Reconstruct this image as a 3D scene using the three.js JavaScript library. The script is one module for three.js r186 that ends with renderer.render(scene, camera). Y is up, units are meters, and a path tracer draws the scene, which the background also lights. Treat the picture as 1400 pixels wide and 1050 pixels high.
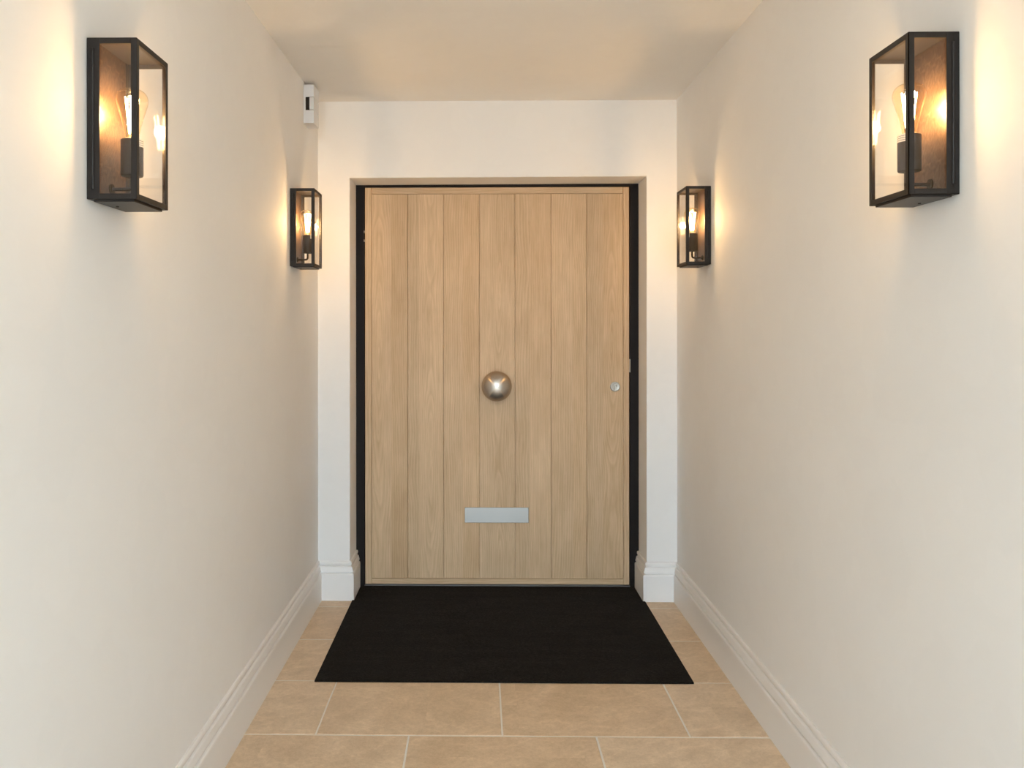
import * as THREE from 'three';
import { mergeGeometries } from 'three/addons/utils/BufferGeometryUtils.js';
import { RoundedBoxGeometry } from 'three/addons/geometries/RoundedBoxGeometry.js';

// ------------------------------------------------------------------ camera, sky, exposure
const scene = new THREE.Scene();
const F = 1116.46;                                       // focal length in pixels of the 1400 x 1050 frame
const camera = new THREE.PerspectiveCamera(2 * Math.atan(525 / F) * 180 / Math.PI, 1400 / 1050, 0.05, 200);
camera.position.set(0.7765, 1.3069, 3.9146);
camera.rotation.order = 'YXZ';
camera.rotation.set(0, 0.01479, -0.0007);
camera.setViewOffset(1400, 1050, 60.83, 77.3, 1400, 1050);   // a shifted lens: the verticals stay parallel
scene.add(camera);

scene.background = new THREE.Color().setRGB(0.80, 1.0, 1.17);   // bright even overcast outside the mouth of the porch
const renderer = new THREE.WebGLRenderer();
renderer.toneMapping = THREE.LinearToneMapping;
renderer.toneMappingExposure = 9.2;
renderer.shadowMap.enabled = true;
const LAMP_COLOR = new THREE.Color().setRGB(1, 0.676, 0.36), LAMP_CANDELA = 0.0268, FILAMENT = 9.5;

// ------------------------------------------------------------------ dimensions (metres; z = 0 is the wall round the door, the mouth of the porch lies at +z)
const W = 1.719, H = 2.393, MOUTH = 6.0, OPEN_L = 0.1537, OPEN_R = 1.5743, FACE = -0.2;

// ------------------------------------------------------------------ helpers
let seed = 7;
const rnd = () => { seed = (seed * 1664525 + 1013904223) >>> 0; return seed / 4294967296; };
const hash = (x, y, s) => { let h = Math.imul(x, 374761393) ^ Math.imul(y, 668265263) ^ Math.imul(s, 1442695041); h = Math.imul(h ^ (h >>> 13), 1274126177); return ((h ^ (h >>> 16)) >>> 0) / 4294967296; };
const mod = (a, n) => ((a % n) + n) % n;
function noise(x, y, s = 0, px = 0, py = 0) {            // value noise in 0..1; px, py: period in cells
  const ix = Math.floor(x), iy = Math.floor(y), fx = x - ix, fy = y - iy, u = fx * fx * (3 - 2 * fx), v = fy * fy * (3 - 2 * fy);
  const g = (a, b) => hash(px ? mod(a, px) : a, py ? mod(b, py) : b, s);
  return (g(ix, iy) * (1 - u) + g(ix + 1, iy) * u) * (1 - v) + (g(ix, iy + 1) * (1 - u) + g(ix + 1, iy + 1) * u) * v;
}
function fbm(x, y, s, n, p = 0) { let a = 0.5, r = 0, t = 0; for (let i = 0; i < n; i++) { r += a * noise(x, y, s + i, p, p); t += a; x *= 2; y *= 2; p *= 2; a *= 0.55; } return r / t; }
function texture(w, h, fill, srgb) {                     // fill(u, v) -> [r, g, b] in 0..255
  const d = new Uint8Array(w * h * 4);
  for (let j = 0; j < h; j++) for (let i = 0; i < w; i++) {
    const c = fill(i / w, j / h), k = (j * w + i) * 4;
    d[k] = Math.max(0, Math.min(255, c[0])); d[k + 1] = Math.max(0, Math.min(255, c[1])); d[k + 2] = Math.max(0, Math.min(255, c[2])); d[k + 3] = 255;
  }
  const t = new THREE.DataTexture(d, w, h);
  t.wrapS = t.wrapT = THREE.RepeatWrapping; t.magFilter = THREE.LinearFilter; t.minFilter = THREE.LinearMipmapLinearFilter; t.generateMipmaps = true;
  if (srgb) t.colorSpace = THREE.SRGBColorSpace;
  t.needsUpdate = true;
  return t;
}
function scaled(t, sx, sy) { const c = t.clone(); c.repeat.set(sx, sy); c.needsUpdate = true; return c; }
function metreUV(g, ou = 0, ov = 0, swap = false) {      // uv in metres from the dominant side of each face's normal
  const p = g.attributes.position, n = g.attributes.normal, uv = new Float32Array(p.count * 2);
  for (let i = 0; i < p.count; i++) {
    const ax = Math.abs(n.getX(i)), ay = Math.abs(n.getY(i)), az = Math.abs(n.getZ(i));
    let u, v;
    if (ay >= ax && ay >= az) { u = p.getX(i); v = p.getZ(i); } else if (ax >= az) { u = p.getZ(i); v = p.getY(i); } else { u = p.getX(i); v = p.getY(i); }
    if (swap) [u, v] = [v, u];
    uv[i * 2] = u + ou; uv[i * 2 + 1] = v + ov;
  }
  g.setAttribute('uv', new THREE.BufferAttribute(uv, 2));
  return g;
}
function box(x0, x1, y0, y1, z0, z1) { const g = new THREE.BoxGeometry(x1 - x0, y1 - y0, z1 - z0); g.translate((x0 + x1) / 2, (y0 + y1) / 2, (z0 + z1) / 2); return g; }
function rbox(x0, x1, y0, y1, z0, z1, r = 0.002) { const g = new RoundedBoxGeometry(x1 - x0, y1 - y0, z1 - z0, 1, r); g.translate((x0 + x1) / 2, (y0 + y1) / 2, (z0 + z1) / 2); return g; }
function merged(list) { return list.length === 1 ? list[0] : mergeGeometries(list.map((g) => { const c = g.index ? g.toNonIndexed() : g; for (const k of Object.keys(c.attributes)) if (!['position', 'normal', 'uv'].includes(k)) c.deleteAttribute(k); return c; })); }
function obj(name, geometries, material, parent = scene) {
  const m = new THREE.Mesh(merged([].concat(geometries)), material);
  m.name = name; m.castShadow = m.receiveShadow = true; parent.add(m);
  return m;
}
function struct(o, label, category) { o.userData = { label, category, kind: 'structure' }; return o; }
function group(name, parent = scene) { const g = new THREE.Group(); g.name = name; parent.add(g); return g; }
// a rectangle with bevelled front edges standing in the xy plane, its face at z1
function panel(x0, x1, y0, y1, z0, z1, b) {
  const s = new THREE.Shape([new THREE.Vector2(x0 + b, y0 + b), new THREE.Vector2(x1 - b, y0 + b), new THREE.Vector2(x1 - b, y1 - b), new THREE.Vector2(x0 + b, y1 - b)]);
  const g = new THREE.ExtrudeGeometry(s, { depth: z1 - z0 - 2 * b, bevelEnabled: true, bevelSize: b, bevelThickness: b, bevelSegments: 1, steps: 1 });
  g.translate(0, 0, z0 + b);
  return g;
}

// ------------------------------------------------------------------ materials
const plasterTone = texture(256, 256, (u, v) => { const a = 250 + (fbm(u * 5, v * 5, 31, 4, 5) - 0.5) * 5; return [a, a, a]; }, true);
const paint = (r, g, b, rough = 0.75) => new THREE.MeshStandardMaterial({ color: new THREE.Color().setRGB(r, g, b), roughness: rough, map: scaled(plasterTone, 0.7, 0.7) });
const M = {};
M.wall = paint(0.91, 0.895, 0.866);
M.ceiling = paint(0.91, 0.895, 0.866, 0.9);
M.skirting = new THREE.MeshStandardMaterial({ color: new THREE.Color().setRGB(0.86, 0.845, 0.82), roughness: 0.42 });

// limestone tiles
const stone = (s, base) => texture(768, 512, (u, v) => {
  const wx = fbm(u * 3, v * 3, s + 50, 3) * 2.2, wy = fbm(u * 3, v * 3, s + 60, 3) * 2.2;
  const a = fbm(u * 6 + wx, v * 4 + wy, s, 5) - 0.5, b = fbm(u * 54, v * 40, s + 9, 3) - 0.5, c = fbm(u * 190, v * 130, s + 21, 2) - 0.5;
  const vein = Math.pow(1 - Math.abs(fbm(u * 3.5 + v * 2.5 + wy * 0.7, v * 4 - u * 1.5 + wx * 0.7, s + 33, 4) * 2 - 1), 9);
  const pit = noise(u * 190, v * 130, s + 44) > 0.986 ? -26 : 0;
  const k = a * 22 + b * 17 + c * 15 + vein * 9 + pit;
  return [base[0] + k, base[1] + k * 1.02, base[2] + k * 1.05];
}, true);
const tileMaps = [stone(100, [215, 190, 159]), stone(300, [213, 187, 155]), stone(500, [216, 192, 162])];
const tileBump = texture(512, 512, (u, v) => { const a = fbm(u * 48, v * 48, 71, 3, 48) * 120 + fbm(u * 7, v * 7, 75, 3, 7) * 135; return [a, a, a]; });
M.tiles = tileMaps.map((map) => new THREE.MeshStandardMaterial({ map: scaled(map, 1 / 0.62, 1 / 0.42), roughness: 0.5, bumpMap: scaled(tileBump, 2, 2), bumpScale: 0.0008 }));
M.grout = new THREE.MeshStandardMaterial({ color: new THREE.Color().setRGB(0.80, 0.76, 0.69), roughness: 0.95 });
M.outside = new THREE.MeshStandardMaterial({ color: new THREE.Color().setRGB(0.36, 0.33, 0.29), roughness: 0.95, bumpMap: scaled(tileBump, 1, 1), bumpScale: 0.004 });

// limed oak: 1.4 m across, 2.05 m up; joints between the laminated staves follow the door's own metres
const staves = [0.1, 0.2312, 0.33, 0.4141, 0.47, 0.595, 0.69, 0.7757, 0.9543, 1.03, 1.1363, 1.245, 1.3145, 1.395, 1.4978, 1.7];
const OAK_W = 1.45, OAK_H = 2.05, OAK_X = 0.14;
const flame = { 7: [0.875, 0.045, 0.7], 1: [0.27, 0.05, 0.25], 13: [1.44, 0.06, 0.45], 4: [0.53, 0.05, 1.5], 9: [1.0, 0.04, 1.55] };
const blotchy = (x, y, k) => (fbm(x * 14, y * 5, 350 + k, 3) - 0.5) * 1.6;
function oak(u, v) {
  const x = OAK_X + u * OAK_W, y = v * OAK_H;
  let k = 0; while (k < staves.length - 2 && x >= staves[k + 1]) k++;
  const tone = (hash(k, 3, 12) - 0.5) * 7, warm = (hash(k, 8, 5) - 0.5) * 4;
  const bend = (fbm(x * 3 + k * 7, y * 1.3, 200 + k, 3) - 0.5) * 0.05;
  let ring;
  if (flame[k]) { const [xc, d0, y0] = flame[k], d = (x - xc + bend * 0.5), h = d0 * Math.cos((y - y0) * 1.9) + (fbm(y * 2, k, 77, 3) - 0.5) * 0.04; ring = Math.sqrt(d * d * 1.6 + h * h) * 95 + blotchy(x, y, k); }
  else ring = (x + bend) * (60 + 40 * hash(k, 1, 9)) + blotchy(x, y, k);
  const rf = ring - Math.floor(ring), rings = (rf < 0.75 ? rf / 0.75 : (1 - rf) / 0.25) - 0.5;
  const fibre = fbm((x + bend * 0.6) * 420, y * 5, 240 + k, 3) - 0.5, fine = noise((x + bend * 0.6) * 900, y * 24, 260 + k) - 0.5;
  const cloud = fbm(x * 4 + k * 3, y * 1.6, 280, 4) - 0.5;
  const pore = noise((x + bend * 0.6) * 800, y * 18, 290 + k) > 0.9 ? -7 : 0;
  const blotch = fbm(x * 22 + k * 5, y * 7, 320 + k, 4) - 0.5;
  const t = tone + rings * 13 + fibre * 14 + fine * 7 + cloud * 20 + blotch * 18 + (fbm((x + bend * 0.6) * 95, y * 8, 370 + k, 3) - 0.5) * 11 + pore;
  return [205 + t + warm, 174 + t * 1.02, 136 + t * 1.05 - warm];
}
const oakMap = texture(1024, 1400, oak, true);
const oakBump = texture(512, 512, (u, v) => { const a = 128 + (fbm(u * 200, v * 6, 5, 2) - 0.5) * 220; return [a, a, a]; });
function oakMat(rot) {
  const map = oakMap.clone(); map.repeat.set(1 / OAK_W, 1 / OAK_H); map.offset.set(-OAK_X / OAK_W, 0); map.needsUpdate = true;
  return new THREE.MeshStandardMaterial({ map, roughness: 0.55, bumpMap: scaled(oakBump, 2, 1.2), bumpScale: 0.0003 });
}
M.oak = oakMat();
M.blackFrame = new THREE.MeshPhysicalMaterial({ color: new THREE.Color().setRGB(0.0125, 0.0095, 0.0085), roughness: 0.55, specularIntensity: 0.3 });
M.bronze = new THREE.MeshPhysicalMaterial({ color: new THREE.Color().setRGB(0.017, 0.0130, 0.0110), roughness: 0.42, specularIntensity: 0.55 });
const patina = texture(256, 512, (u, v) => { const a = fbm(u * 10, v * 20, 610, 5) - 0.5, s = noise(u * 90, v * 180, 640) > 0.96 ? 40 : 0; const t = a * 70 + s; return [98 + t, 76 + t * 0.85, 58 + t * 0.7]; }, true);
M.patina = new THREE.MeshStandardMaterial({ map: scaled(patina, 4, 3), roughness: 0.36, metalness: 0.75 });
M.holder = new THREE.MeshPhysicalMaterial({ color: new THREE.Color().setRGB(0.024, 0.0165, 0.012), roughness: 0.65, specularIntensity: 0.35 });
M.pane = new THREE.MeshPhysicalMaterial({ color: 0xffffff, specularIntensity: 0.6, roughness: 0.02, transmission: 1, thickness: 0, ior: 1.5 });
M.bulbGlass = new THREE.MeshPhysicalMaterial({ color: new THREE.Color().setRGB(1, 0.92, 0.78), roughness: 0.02, transmission: 1, thickness: 0, ior: 1.5 });
M.filament = new THREE.MeshStandardMaterial({ color: 0x000000, emissive: new THREE.Color().setRGB(1, 0.66, 0.30), emissiveIntensity: FILAMENT, roughness: 1 });
M.brass = new THREE.MeshStandardMaterial({ color: new THREE.Color().setRGB(0.75, 0.6, 0.38), roughness: 0.3, metalness: 1 });
M.sleeve = new THREE.MeshStandardMaterial({ color: new THREE.Color().setRGB(0.78, 0.74, 0.66), roughness: 0.6 });
M.knob = new THREE.MeshPhysicalMaterial({ color: new THREE.Color().setRGB(0.46, 0.395, 0.33), roughness: 0.27, metalness: 1, anisotropy: 0.9, anisotropyRotation: Math.PI / 2 });
const brushed = texture(256, 256, (u, v) => { const a = 120 + (fbm(u * 6, v * 128, 801, 2) - 0.5) * 120; return [a, a, a]; });
M.steel = new THREE.MeshPhysicalMaterial({ color: new THREE.Color().setRGB(0.30, 0.281, 0.257), roughness: 0.4, metalness: 1, anisotropy: 0.6, anisotropyRotation: Math.PI / 2, bumpMap: scaled(brushed, 4, 6), bumpScale: 0.00005 });
M.nickel = new THREE.MeshStandardMaterial({ color: new THREE.Color().setRGB(0.40, 0.37, 0.32), roughness: 0.42, metalness: 1 });
M.aluminium = new THREE.MeshStandardMaterial({ color: new THREE.Color().setRGB(0.16, 0.16, 0.16), roughness: 0.5, metalness: 0.9 });
M.hole = new THREE.MeshStandardMaterial({ color: 0x080706, roughness: 0.9 });
M.whitePlastic = new THREE.MeshStandardMaterial({ color: new THREE.Color().setRGB(0.80, 0.79, 0.78), roughness: 0.45 });
M.lens = new THREE.MeshStandardMaterial({ color: new THREE.Color().setRGB(0.01, 0.008, 0.008), roughness: 0.25 });
const matMap = texture(1024, 1024, (u, v) => {
  const rib = Math.sin(v * Math.PI * 2 * 128) * 0.5 + 0.5, a = fbm(u * 256, v * 256, 901, 2, 256), c = fbm(u * 4, v * 24, 940, 3), e = noise(u * 120, v * 170, 983) - 0.5;
  const fleck = noise(u * 512, v * 512, 955) > 0.985 ? 26 : 0, k = 3 + a * 28 + rib * 7 + (c - 0.5) * 14 + e * 20 + fleck;
  return [k + 3, k, k - 3];
}, true);
const matBump = texture(512, 512, (u, v) => { const a = (Math.sin(v * Math.PI * 2 * 64) * 0.5 + 0.5) * 120 + fbm(u * 128, v * 128, 971, 2, 128) * 130; return [a, a, a]; });
M.mat = new THREE.MeshPhysicalMaterial({ specularIntensity: 0.35, map: scaled(matMap, 1.4, 1.4), roughness: 1, bumpMap: scaled(matBump, 2.8, 2.8), bumpScale: 0.003 });

// ------------------------------------------------------------------ the porch shell
struct(obj('wall_left', metreUV(box(-0.25, 0, 0, H + 0.2, -0.45, MOUTH)), M.wall), 'cream plastered side wall that carries the white motion sensor', 'wall');
struct(obj('wall_right', metreUV(box(W, W + 0.25, 0, H + 0.2, -0.45, MOUTH)), M.wall), 'cream plastered side wall on the lock side of the oak door', 'wall');
struct(obj('ceiling', metreUV(box(-0.25, W + 0.25, H, H + 0.25, -0.45, MOUTH)), M.ceiling), 'flat cream painted ceiling over the porch', 'ceiling');
{
  const b = 0.004, s = new THREE.Shape();
  [[0 - b, 0 - b], [OPEN_L - b, 0 - b], [OPEN_L - b, 2.0250 + b], [OPEN_R + b, 2.0285 + b], [OPEN_R + b, 0 - b], [W + b, 0 - b], [W + b, H + b], [-b, H + b]].forEach(([x, y], i) => (i ? s.lineTo(x, y) : s.moveTo(x, y)));
  s.closePath();
  const g = new THREE.ExtrudeGeometry(s, { depth: 0.45 - 2 * b, bevelEnabled: true, bevelSize: b, bevelThickness: b, bevelSegments: 3 });
  g.translate(0, 0, -0.45 + b);
  struct(obj('wall_back', metreUV(g), M.wall), 'cream plastered wall with the recessed opening of the oak door', 'wall');
}
// floor: pale grout bed with limestone tiles laid in half bond, 0.6 x 0.4 m
{
  const floor = struct(group('floor'), 'beige limestone floor tiles laid in half bond with pale grout', 'floor');
  obj('grout_bed', metreUV(box(-0.02, W + 0.02, -0.12, -0.0010, -0.44, MOUTH)), M.grout, floor);
  const x00 = 0.2486, z00 = 0.9008, J = 0.0027;
  let n = 0;
  for (let r = -4; r < 14; r++) {
    const z0 = z00 + r * 0.4, z1 = Math.min(z0 + 0.4, MOUTH);
    if (z0 > MOUTH - 0.05) continue;
    for (let c = -2; c < 4; c++) {
      const xs = x00 + (Math.abs(r) % 2 ? 0.3 : 0) + c * 0.6, x0 = Math.max(xs, 0.002), x1 = Math.min(xs + 0.6, W - 0.002);
      if (x1 - x0 < 0.03) continue;
      const jx0 = x0 + J, jx1 = x1 - J, jz0 = z0 + J, jz1 = z1 - J, e = () => (rnd() - 0.5) * 0.0016, b = 0.0018, pts = [];
      for (let i = 0; i < 3; i++) pts.push([jx0 + (jx1 - jx0) * i / 3, jz0 + e()]);
      for (let i = 0; i < 2; i++) pts.push([jx1 + e(), jz0 + (jz1 - jz0) * i / 2]);
      for (let i = 0; i < 3; i++) pts.push([jx1 - (jx1 - jx0) * i / 3, jz1 + e()]);
      for (let i = 0; i < 2; i++) pts.push([jx0 + e(), jz1 - (jz1 - jz0) * i / 2]);
      const s = new THREE.Shape(pts.map(([x, z]) => new THREE.Vector2(x, -z)));
      const g = new THREE.ExtrudeGeometry(s, { depth: 0.016, bevelEnabled: true, bevelSize: b, bevelOffset: -b, bevelThickness: b * 0.7, bevelSegments: 1, steps: 1 });
      g.rotateX(-Math.PI / 2); g.translate(0, -0.016 - b * 0.7 + (rnd() - 0.5) * 0.0006, 0);
      metreUV(g, rnd() * 0.6 - x0, rnd() * 0.4 - z0);
      obj('floor_tile', g, M.tiles[n++ % 3], floor);
    }
  }
}
struct(obj('ground', metreUV(box(-9, 11, -0.2, -0.02, MOUTH, MOUTH + 16)), M.outside), 'pale paved ground outside the porch', 'ground');

// skirting boards: the moulded profile swept along a path in plan, mitred where it turns
const skirtProfile = [[0, 0.186], [0.0055, 0.186], [0.0082, 0.1835], [0.0092, 0.179], [0.0090, 0.1735], [0.0080, 0.1690], [0.0040, 0.1660], [0.0040, 0.1635], [0.0092, 0.1615], [0.0118, 0.1595], [0.0132, 0.154], [0.0150, 0.147], [0.0166, 0.141], [0.0166, 0.1365], [0.0105, 0.1343], [0.0105, 0.1312], [0.0172, 0.129], [0.0200, 0.1255], [0.0207, 0.1215], [0.0207, 0.0005], [0, 0.0005]];
function sweep(path, side, startDir, endDir) {           // side: +1 the moulding lies to the left of the path seen from above, -1 to the right
  const pos = [], uv = [], n = path.length, P = skirtProfile, at = [];
  for (let i = 0; i < n; i++) {
    const p = path[i], a = i ? [p[0] - path[i - 1][0], p[1] - path[i - 1][1]] : startDir || [path[1][0] - p[0], path[1][1] - p[1]], b = i < n - 1 ? [path[i + 1][0] - p[0], path[i + 1][1] - p[1]] : endDir || a;
    const na = norm([a[1], -a[0]]), nb = norm([b[1], -b[0]]), k = 1 + na[0] * nb[0] + na[1] * nb[1];
    at.push([p, [(na[0] + nb[0]) / k * side, (na[1] + nb[1]) / k * side]]);
  }
  const pt = (i, j) => { const [p, m] = at[i], [d, y] = P[j]; return [p[0] + m[0] * d, y, p[1] + m[1] * d]; };
  const tri = (a, b, c) => pos.push(...(side > 0 ? [...a, ...b, ...c] : [...a, ...c, ...b]));
  for (let i = 0; i < n - 1; i++) for (let j = 0; j < P.length - 1; j++) { const a = pt(i, j), b = pt(i + 1, j), c = pt(i + 1, j + 1), d = pt(i, j + 1); tri(a, d, c); tri(a, c, b); }
  for (const [i, f] of [[0, 1], [n - 1, 0]]) {
    const tris = THREE.ShapeUtils.triangulateShape(P.map(([d, y]) => new THREE.Vector2(d, y)), []);
    for (const [a, b, c] of tris) f ? tri(pt(i, a), pt(i, b), pt(i, c)) : tri(pt(i, a), pt(i, c), pt(i, b));
  }
  const g = new THREE.BufferGeometry();
  g.setAttribute('position', new THREE.Float32BufferAttribute(pos, 3));
  g.computeVertexNormals();
  return metreUV(g);
  function norm(v) { const l = Math.hypot(...v); return [v[0] / l, v[1] / l]; }
}
struct(obj('baseboard_left', sweep([[0, MOUTH], [0, 0]], -1, null, [1, 0]), M.skirting), 'white moulded skirting board along the wall with the motion sensor', 'skirting board');
struct(obj('baseboard_right', sweep([[W, MOUTH], [W, 0]], 1, null, [-1, 0]), M.skirting), 'white moulded skirting board along the wall on the lock side', 'skirting board');
struct(obj('baseboard_back_left', sweep([[0, 0], [OPEN_L, 0], [OPEN_L, -0.1955]], -1, [0, -1]), M.skirting), 'short white skirting board turning into the door recess on the hinge side', 'skirting board');
struct(obj('baseboard_back_right', sweep([[W, 0], [OPEN_R, 0], [OPEN_R, -0.1955]], 1, [0, -1]), M.skirting), 'short white skirting board turning into the door recess on the lock side', 'skirting board');

// ------------------------------------------------------------------ door frame and door
const DL = 0.1985, DR = 1.5278, DB = 0.0135, DT = 2.0128, LEAF = 0.056;
{
  const t = struct(group('trim_1'), 'black painted door frame lining the recess round the oak door', 'door frame');
  obj('jamb', metreUV(merged([rbox(OPEN_L - 0.01, DL - 0.003, 0, 2.06, -0.33, -0.196, 0.0015), box(DL - 0.004, DL + 0.016, 0, 2.06, -0.33, -0.262)])), M.blackFrame, t);
  obj('jamb', metreUV(merged([rbox(DR + 0.003, OPEN_R + 0.01, 0, 2.06, -0.33, -0.196, 0.0015), box(DR - 0.016, DR + 0.004, 0, 2.06, -0.33, -0.262)])), M.blackFrame, t);
  obj('head', metreUV(merged([rbox(DL - 0.003, DR + 0.003, DT + 0.003, 2.06, -0.33, -0.196, 0.0015), box(DL - 0.004, DR + 0.004, DT - 0.016, 2.06, -0.33, -0.262)])), M.blackFrame, t);
  obj('threshold', metreUV(rbox(DL - 0.003, DR + 0.003, -0.001, 0.0105, -0.33, -0.1915, 0.002)), M.aluminium, t);
  obj('keep_plate', rbox(DR + 0.0015, DR + 0.0048, 1.0812, 1.1473, -0.215, -0.1945, 0.0006), M.sleeve, t);
  for (const y of [1.7896, 1.7453]) obj('hinge_pin', rbox(DL - 0.0052, DL - 0.0014, y - 0.006, y + 0.006, -0.215, -0.1945, 0.0008), M.nickel, t);
}
{
  const d = struct(group('door_1'), 'wide pale oak front door of vertical boards with round metal centre knob', 'door');
  obj('core', metreUV(box(DL + 0.0005, DR - 0.0005, DB + 0.0005, DT - 0.0005, FACE - LEAF, FACE - 0.0090)), M.oak, d);
  const gx = [0.2312, 0.4141, 0.595, 0.7757, 0.9543, 1.1363, 1.3145, 1.4978], gy0 = 0.0422, gy1 = 1.9798, G = 0.0009, z0 = FACE - 0.0105, bev = 0.0011;
  for (let k = 0; k < 7; k++) obj('door_board', metreUV(panel(gx[k] + G, gx[k + 1] - G, gy0 + G, gy1 - G, z0, FACE, bev)), M.oak, d);
  obj('edge_strip', metreUV(panel(DL, gx[0] - G, DB, DT, z0, FACE, bev)), M.oak, d);
  obj('edge_strip', metreUV(panel(gx[7] + G, DR, DB, DT, z0, FACE, bev)), M.oak, d);
  obj('edge_strip', metreUV(panel(gx[0] + G, gx[7] - G, gy1 + G, DT, z0, FACE, bev), -1.1, 0.1, true), M.oak, d);
  obj('edge_strip', metreUV(panel(gx[0] + G, gx[7] - G, DB, gy0 - G, z0, FACE, bev), 0.4, 0.05, true), M.oak, d);
  // centre knob: a turned dome on a short neck and a rose
  const kx = 0.8617, ky = 1.0135, R = 0.0752, dome = [];
  const knob = group('centre_knob', d); knob.position.set(kx, ky, FACE); knob.rotation.x = Math.PI / 2;
  for (let i = 0; i <= 10; i++) { const a = -0.55 + 0.55 * i / 10; dome.push([R * Math.cos(a), 0.046 + 0.050 * Math.sin(a)]); }
  for (let i = 1; i <= 40; i++) { const a = Math.PI / 2 * i / 40; dome.push([Math.max(R * Math.cos(a), 0.00005), 0.046 + 0.058 * Math.sin(a)]); }
  obj('dome', new THREE.LatheGeometry([[0.02, 0.0195], ...dome].map(([r, y]) => new THREE.Vector2(r, y)), 96), M.knob, knob);
  obj('neck', new THREE.LatheGeometry([[0.0001, 0], [0.034, 0], [0.034, 0.004], [0.031, 0.006], [0.02, 0.008], [0.019, 0.03]].map(([r, y]) => new THREE.Vector2(r, y)), 48), M.nickel, knob);
  // lock cylinder in its round escutcheon
  const lk = group('door_lock', d); lk.position.set(1.4569, 1.009, FACE); lk.rotation.x = Math.PI / 2;
  obj('escutcheon', new THREE.LatheGeometry([[0.0001, 0.0055], [0.017, 0.0055], [0.0175, 0.0068], [0.0225, 0.0068], [0.0247, 0.005], [0.0252, 0]].map(([r, y]) => new THREE.Vector2(r, y)), 48), M.nickel, lk);
  const cyl = obj('cylinder', merged([new THREE.CylinderGeometry(0.0085, 0.0085, 0.016, 28).translate(0.0015, 0.0105, -0.006), rbox(-0.0035, 0.0065, 0.004, 0.017, -0.002, 0.016, 0.0012)]), M.nickel, lk);
  cyl.rotation.y = -0.35;
  const key = obj('keyway', box(0.0004, 0.0026, 0.0178, 0.0188, -0.011, -0.002), M.hole, lk); key.rotation.y = -0.35;
  // letter plate
  const lp = group('letter_plate', d);
  obj('plate', metreUV(panel(0.7012, 1.0227, 0.3238, 0.4008, FACE + 0.0002, FACE + 0.004, 0.0012)), M.steel, lp);
}

// ------------------------------------------------------------------ door mat, cut to fit between the skirting boards of the recess
{
  const pts = [[0.1672, 0.914], [1.5602, 0.914], [1.5618, 0.028], [1.5508, 0.027], [1.5508, -0.189], [0.1772, -0.189], [0.1772, 0.027], [0.1680, 0.028]];
  const s = new THREE.Shape(pts.map(([x, z]) => new THREE.Vector2(x, -z)));
  const g = new THREE.ExtrudeGeometry(s, { depth: 0.005, bevelEnabled: true, bevelSize: 0.0012, bevelOffset: -0.0012, bevelThickness: 0.001, bevelSegments: 1 });
  g.rotateX(-Math.PI / 2); g.translate(0, 0.0013, 0);
  const m = obj('door_mat', metreUV(g), M.mat);
  m.userData = { label: 'large flat black coir door mat lying before the oak door', category: 'door mat' };
}

// ------------------------------------------------------------------ motion sensor near the ceiling
{
  const s = group('motion_sensor'); s.position.set(0, 2.2095, 0.265);
  s.userData = { label: 'slim white motion sensor with a dark lens high on the side wall', category: 'sensor' };
  const Z = 0.055, X = 0.0464;
  obj('back_base', rbox(0, 0.0085, 0, 0.1715, -Z, Z, 0.0015), M.whitePlastic, s);
  obj('end_cap', rbox(0.0075, X, 0.1165, 0.1715, -Z, Z, 0.0022), M.whitePlastic, s);
  obj('end_cap', rbox(0.0075, X, 0, 0.0585, -Z, Z, 0.0022), M.whitePlastic, s);
  obj('middle_cover', rbox(0.0255, X - 0.0006, 0.0602, 0.1148, -Z + 0.0006, Z - 0.0008, 0.0018), M.whitePlastic, s);
  obj('lens', box(0.0085, 0.0258, 0.0585, 0.1165, -Z + 0.004, Z - 0.004), M.lens, s);
}

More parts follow.
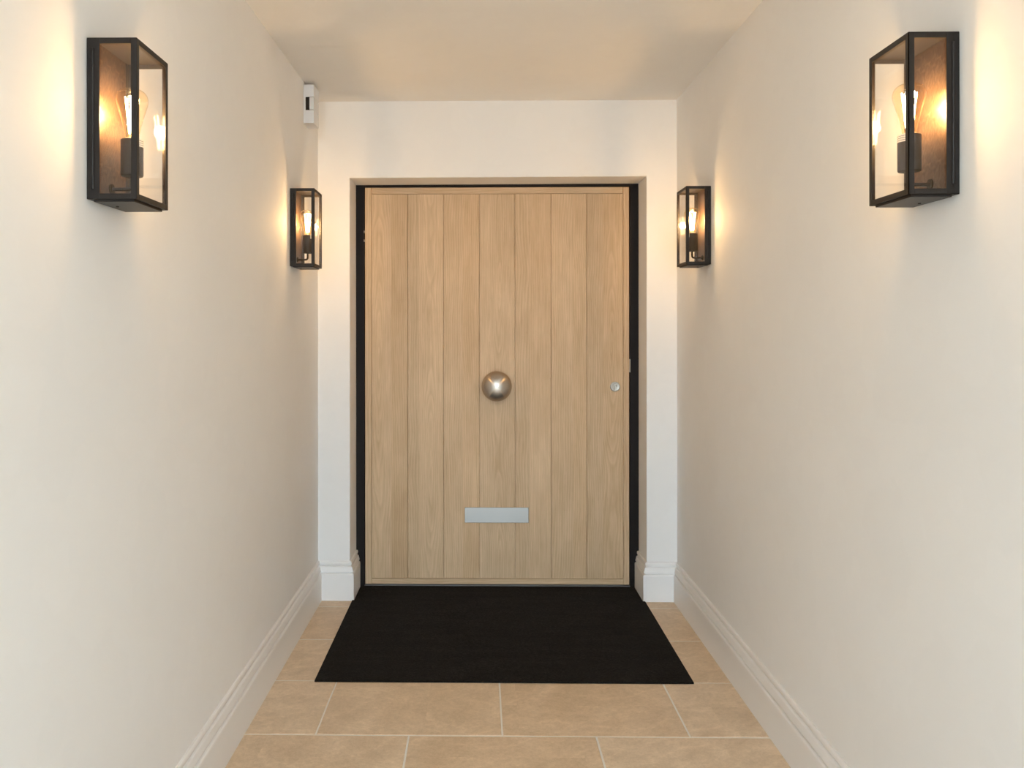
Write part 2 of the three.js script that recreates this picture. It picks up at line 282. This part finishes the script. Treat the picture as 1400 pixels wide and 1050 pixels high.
// ------------------------------------------------------------------ wall lanterns
function lantern() {                                     // local: the wall is the plane x = 0, the lantern stands out along +x, its base at y = 0
  const t = group('wall_lantern'), D = 0.1, h = 0.32, Z = 0.081, T = 0.0025, b = 0.012;
  const bz = (x0, x1, y0, y1, s) => (s > 0 ? rbox(x0, x1, y0, y1, Z - T, Z, 0.0007) : rbox(x0, x1, y0, y1, -Z, -Z + T, 0.0007));
  obj('back_plate', [rbox(0.0095, 0.0125, 0.003, h - 0.003, -Z + 0.003, Z - 0.003, 0.0008)], M.patina, t);
  obj('back_box', [rbox(0, 0.0125, 0.0005, h - 0.0005, -Z, -Z + 0.004, 0.0012), rbox(0, 0.0125, 0.0005, h - 0.0005, Z - 0.004, Z, 0.0012), rbox(0, 0.0125, 0.0005, 0.004, -Z, Z, 0.0012), rbox(0, 0.0125, h - 0.004, h - 0.0005, -Z, Z, 0.0012), box(0.002, 0.0094, 0.004, h - 0.004, -Z + 0.004, Z - 0.004)], M.bronze, t);
  const f = [];
  for (const s of [1, -1]) {                             // the two ends: stiles and rails of folded sheet
    f.push(bz(0.011, 0.0255, 0.001, h - 0.001, s), bz(D - b, D, 0.001, h - 0.001, s), bz(0.0255, D - b, h - b, h - 0.001, s), bz(0.0255, D - b, 0.001, b, s));
    const bead = new THREE.CapsuleGeometry(0.0034, h - 0.045, 3, 10); bead.translate(0.0125, h / 2, s * (Z - 0.0006)); f.push(bead);
    const z0 = s > 0 ? Z - b : -Z, z1 = s > 0 ? Z : -Z + b;                            // the stiles of the front, at the same corners
    f.push(rbox(D - T, D, 0.001, h - 0.001, z0, z1, 0.0007));
    f.push(rbox(0.011, 0.0135, 0.001, h - 0.001, z0, z1, 0.0007));
  }
  f.push(rbox(D - T, D, h - b, h - 0.001, -Z + b, Z - b, 0.0007), rbox(D - T, D, 0.001, b, -Z + b, Z - b, 0.0007));
  obj('frame', f, M.bronze, t);
  obj('top_plate', [rbox(0.0005, D, h - 0.003, h, -Z, Z, 0.001)], M.bronze, t);
  obj('bottom_plate', [rbox(0.010, D - 0.009, -0.0035, 0.0035, -Z + 0.009, Z - 0.009, 0.001), rbox(0.0005, D - 0.001, 0.002, 0.0045, -Z + 0.001, Z - 0.001, 0.0006)], M.bronze, t);
  obj('screw', new THREE.CylinderGeometry(0.003, 0.003, 0.002, 14).translate(0.03, -0.004, 0.01), M.hole, t);
  obj('glass_pane', box(0.014, D - T - 0.0003, 0.005, h - 0.0035, Z - T - 0.0023, Z - T - 0.0003), M.pane, t);
  obj('glass_pane', box(0.014, D - T - 0.0003, 0.005, h - 0.0035, -Z + T + 0.0003, -Z + T + 0.0023), M.pane, t);
  obj('glass_pane', box(D - T - 0.0023, D - T - 0.0003, 0.005, h - 0.0035, -Z + T + 0.0025, Z - T - 0.0025), M.pane, t);
  const bx = 0.056, arm = new THREE.CurvePath();
  arm.add(new THREE.LineCurve3(new THREE.Vector3(0.012, 0.0335, 0), new THREE.Vector3(bx - 0.01, 0.0335, 0)));
  arm.add(new THREE.QuadraticBezierCurve3(new THREE.Vector3(bx - 0.01, 0.0335, 0), new THREE.Vector3(bx, 0.0335, 0), new THREE.Vector3(bx, 0.0435, 0)));
  arm.add(new THREE.LineCurve3(new THREE.Vector3(bx, 0.0435, 0), new THREE.Vector3(bx, 0.062, 0)));
  obj('bracket_arm', [new THREE.TubeGeometry(arm, 32, 0.0038, 10), new THREE.CylinderGeometry(0.011, 0.011, 0.003, 24).rotateZ(Math.PI / 2).translate(0.0138, 0.0335, 0)], M.holder, t);
  const lathe = (pts, seg = 40) => new THREE.LatheGeometry(pts.map(([r, y]) => new THREE.Vector2(r, y)), seg).translate(bx, 0, 0);
  const holder = obj('bulb_holder', lathe([[0.0001, 0.060], [0.0205, 0.060], [0.0222, 0.062], [0.0222, 0.134], [0.0205, 0.136], [0.0148, 0.136], [0.0148, 0.122]]), M.holder, t);
  const sl = [];                                         // pale ribbed sticker round the outer side of the holder's rim
  for (let i = 0; i < 4; i++) { const r = new THREE.RingGeometry(0.0222, 0.0229, 20, 1, -Math.PI * 0.28, Math.PI * 0.56), e = new THREE.CylinderGeometry(0.0229, 0.0229, 0.0033, 20, 1, true, Math.PI * 0.22, Math.PI * 0.56); r.rotateX(-Math.PI / 2); r.translate(bx, 0.1214 + i * 0.0042 + 0.00165, 0); e.translate(bx, 0.1214 + i * 0.0042, 0); sl.push(r, e); }
  obj('sticker', sl, M.sleeve, holder);
  const bulb = group('light_bulb', t);
  obj('screw_cap', lathe([[0.0132, 0.118], [0.0138, 0.120], [0.0130, 0.123], [0.0138, 0.126], [0.0130, 0.129], [0.0138, 0.132], [0.0134, 0.139]], 28), M.brass, bulb);
  const prof = [[0.0130, 0.138], [0.0142, 0.146], [0.0168, 0.158], [0.0203, 0.172], [0.0243, 0.186], [0.0283, 0.199], [0.0312, 0.2095], [0.0322, 0.2165], [0.0314, 0.2235], [0.0286, 0.2305], [0.0236, 0.2362], [0.0165, 0.2400], [0.0085, 0.2418], [0.0001, 0.2424]];
  const smooth = new THREE.SplineCurve(prof.map(([r, y]) => new THREE.Vector2(r, y))).getPoints(44).map((p) => [Math.max(p.x, 0.0001), p.y]);
  obj('glass_envelope', lathe(smooth, 48), M.bulbGlass, bulb);
  const rods = [];
  for (let k = 0; k < 6; k++) {
    const a = k * Math.PI / 3 + 0.3, lo = new THREE.Vector3(0.0058 * Math.cos(a), 0.1490, 0.0058 * Math.sin(a)), hi = new THREE.Vector3(0.0138 * Math.cos(a), 0.2230, 0.0138 * Math.sin(a));
    rods.push(new THREE.TubeGeometry(new THREE.LineCurve3(lo, hi), 1, 0.0014, 8).translate(bx, 0, 0));
  }
  obj('filament', rods, M.filament, bulb);
  obj('glass_stem', lathe([[0.0115, 0.138], [0.0058, 0.146], [0.0042, 0.156], [0.0018, 0.160], [0.0018, 0.214], [0.0001, 0.216]], 20), M.bulbGlass, bulb);
  const light = new THREE.PointLight(LAMP_COLOR, LAMP_CANDELA, 0, 2);
  light.name = 'bulb_light'; light.position.set(bx, 0.188, 0); light.castShadow = true; light.shadow.radius = 0.75; light.shadow.bias = -0.0005; light.shadow.mapSize.set(1024, 1024);
  bulb.add(light);
  return t;
}
const first = lantern();
[
  ['black glazed box lantern on the sensor wall, away from the door', 0, 1.5605, 2.231, 0],
  ['black glazed box lantern on the sensor wall, close beside the door recess', 0, 1.5580, 0.5005, 0],
  ['black glazed box lantern on the plain lock-side wall, away from the door', W, 1.5675, 2.217, Math.PI],
  ['black glazed box lantern on the plain lock-side wall, close beside the door recess', W, 1.5630, 0.4945, Math.PI],
].forEach(([label, x, y, z, turn], i) => {
  const o = i ? first.clone() : first;
  if (i) { o.name = 'wall_lantern_00' + i; scene.add(o); }
  o.position.set(x, y, z); o.rotation.y = turn;
  o.userData = { label, category: 'wall lamp', group: 'lit box lanterns on the porch walls' };
});

renderer.render(scene, camera);
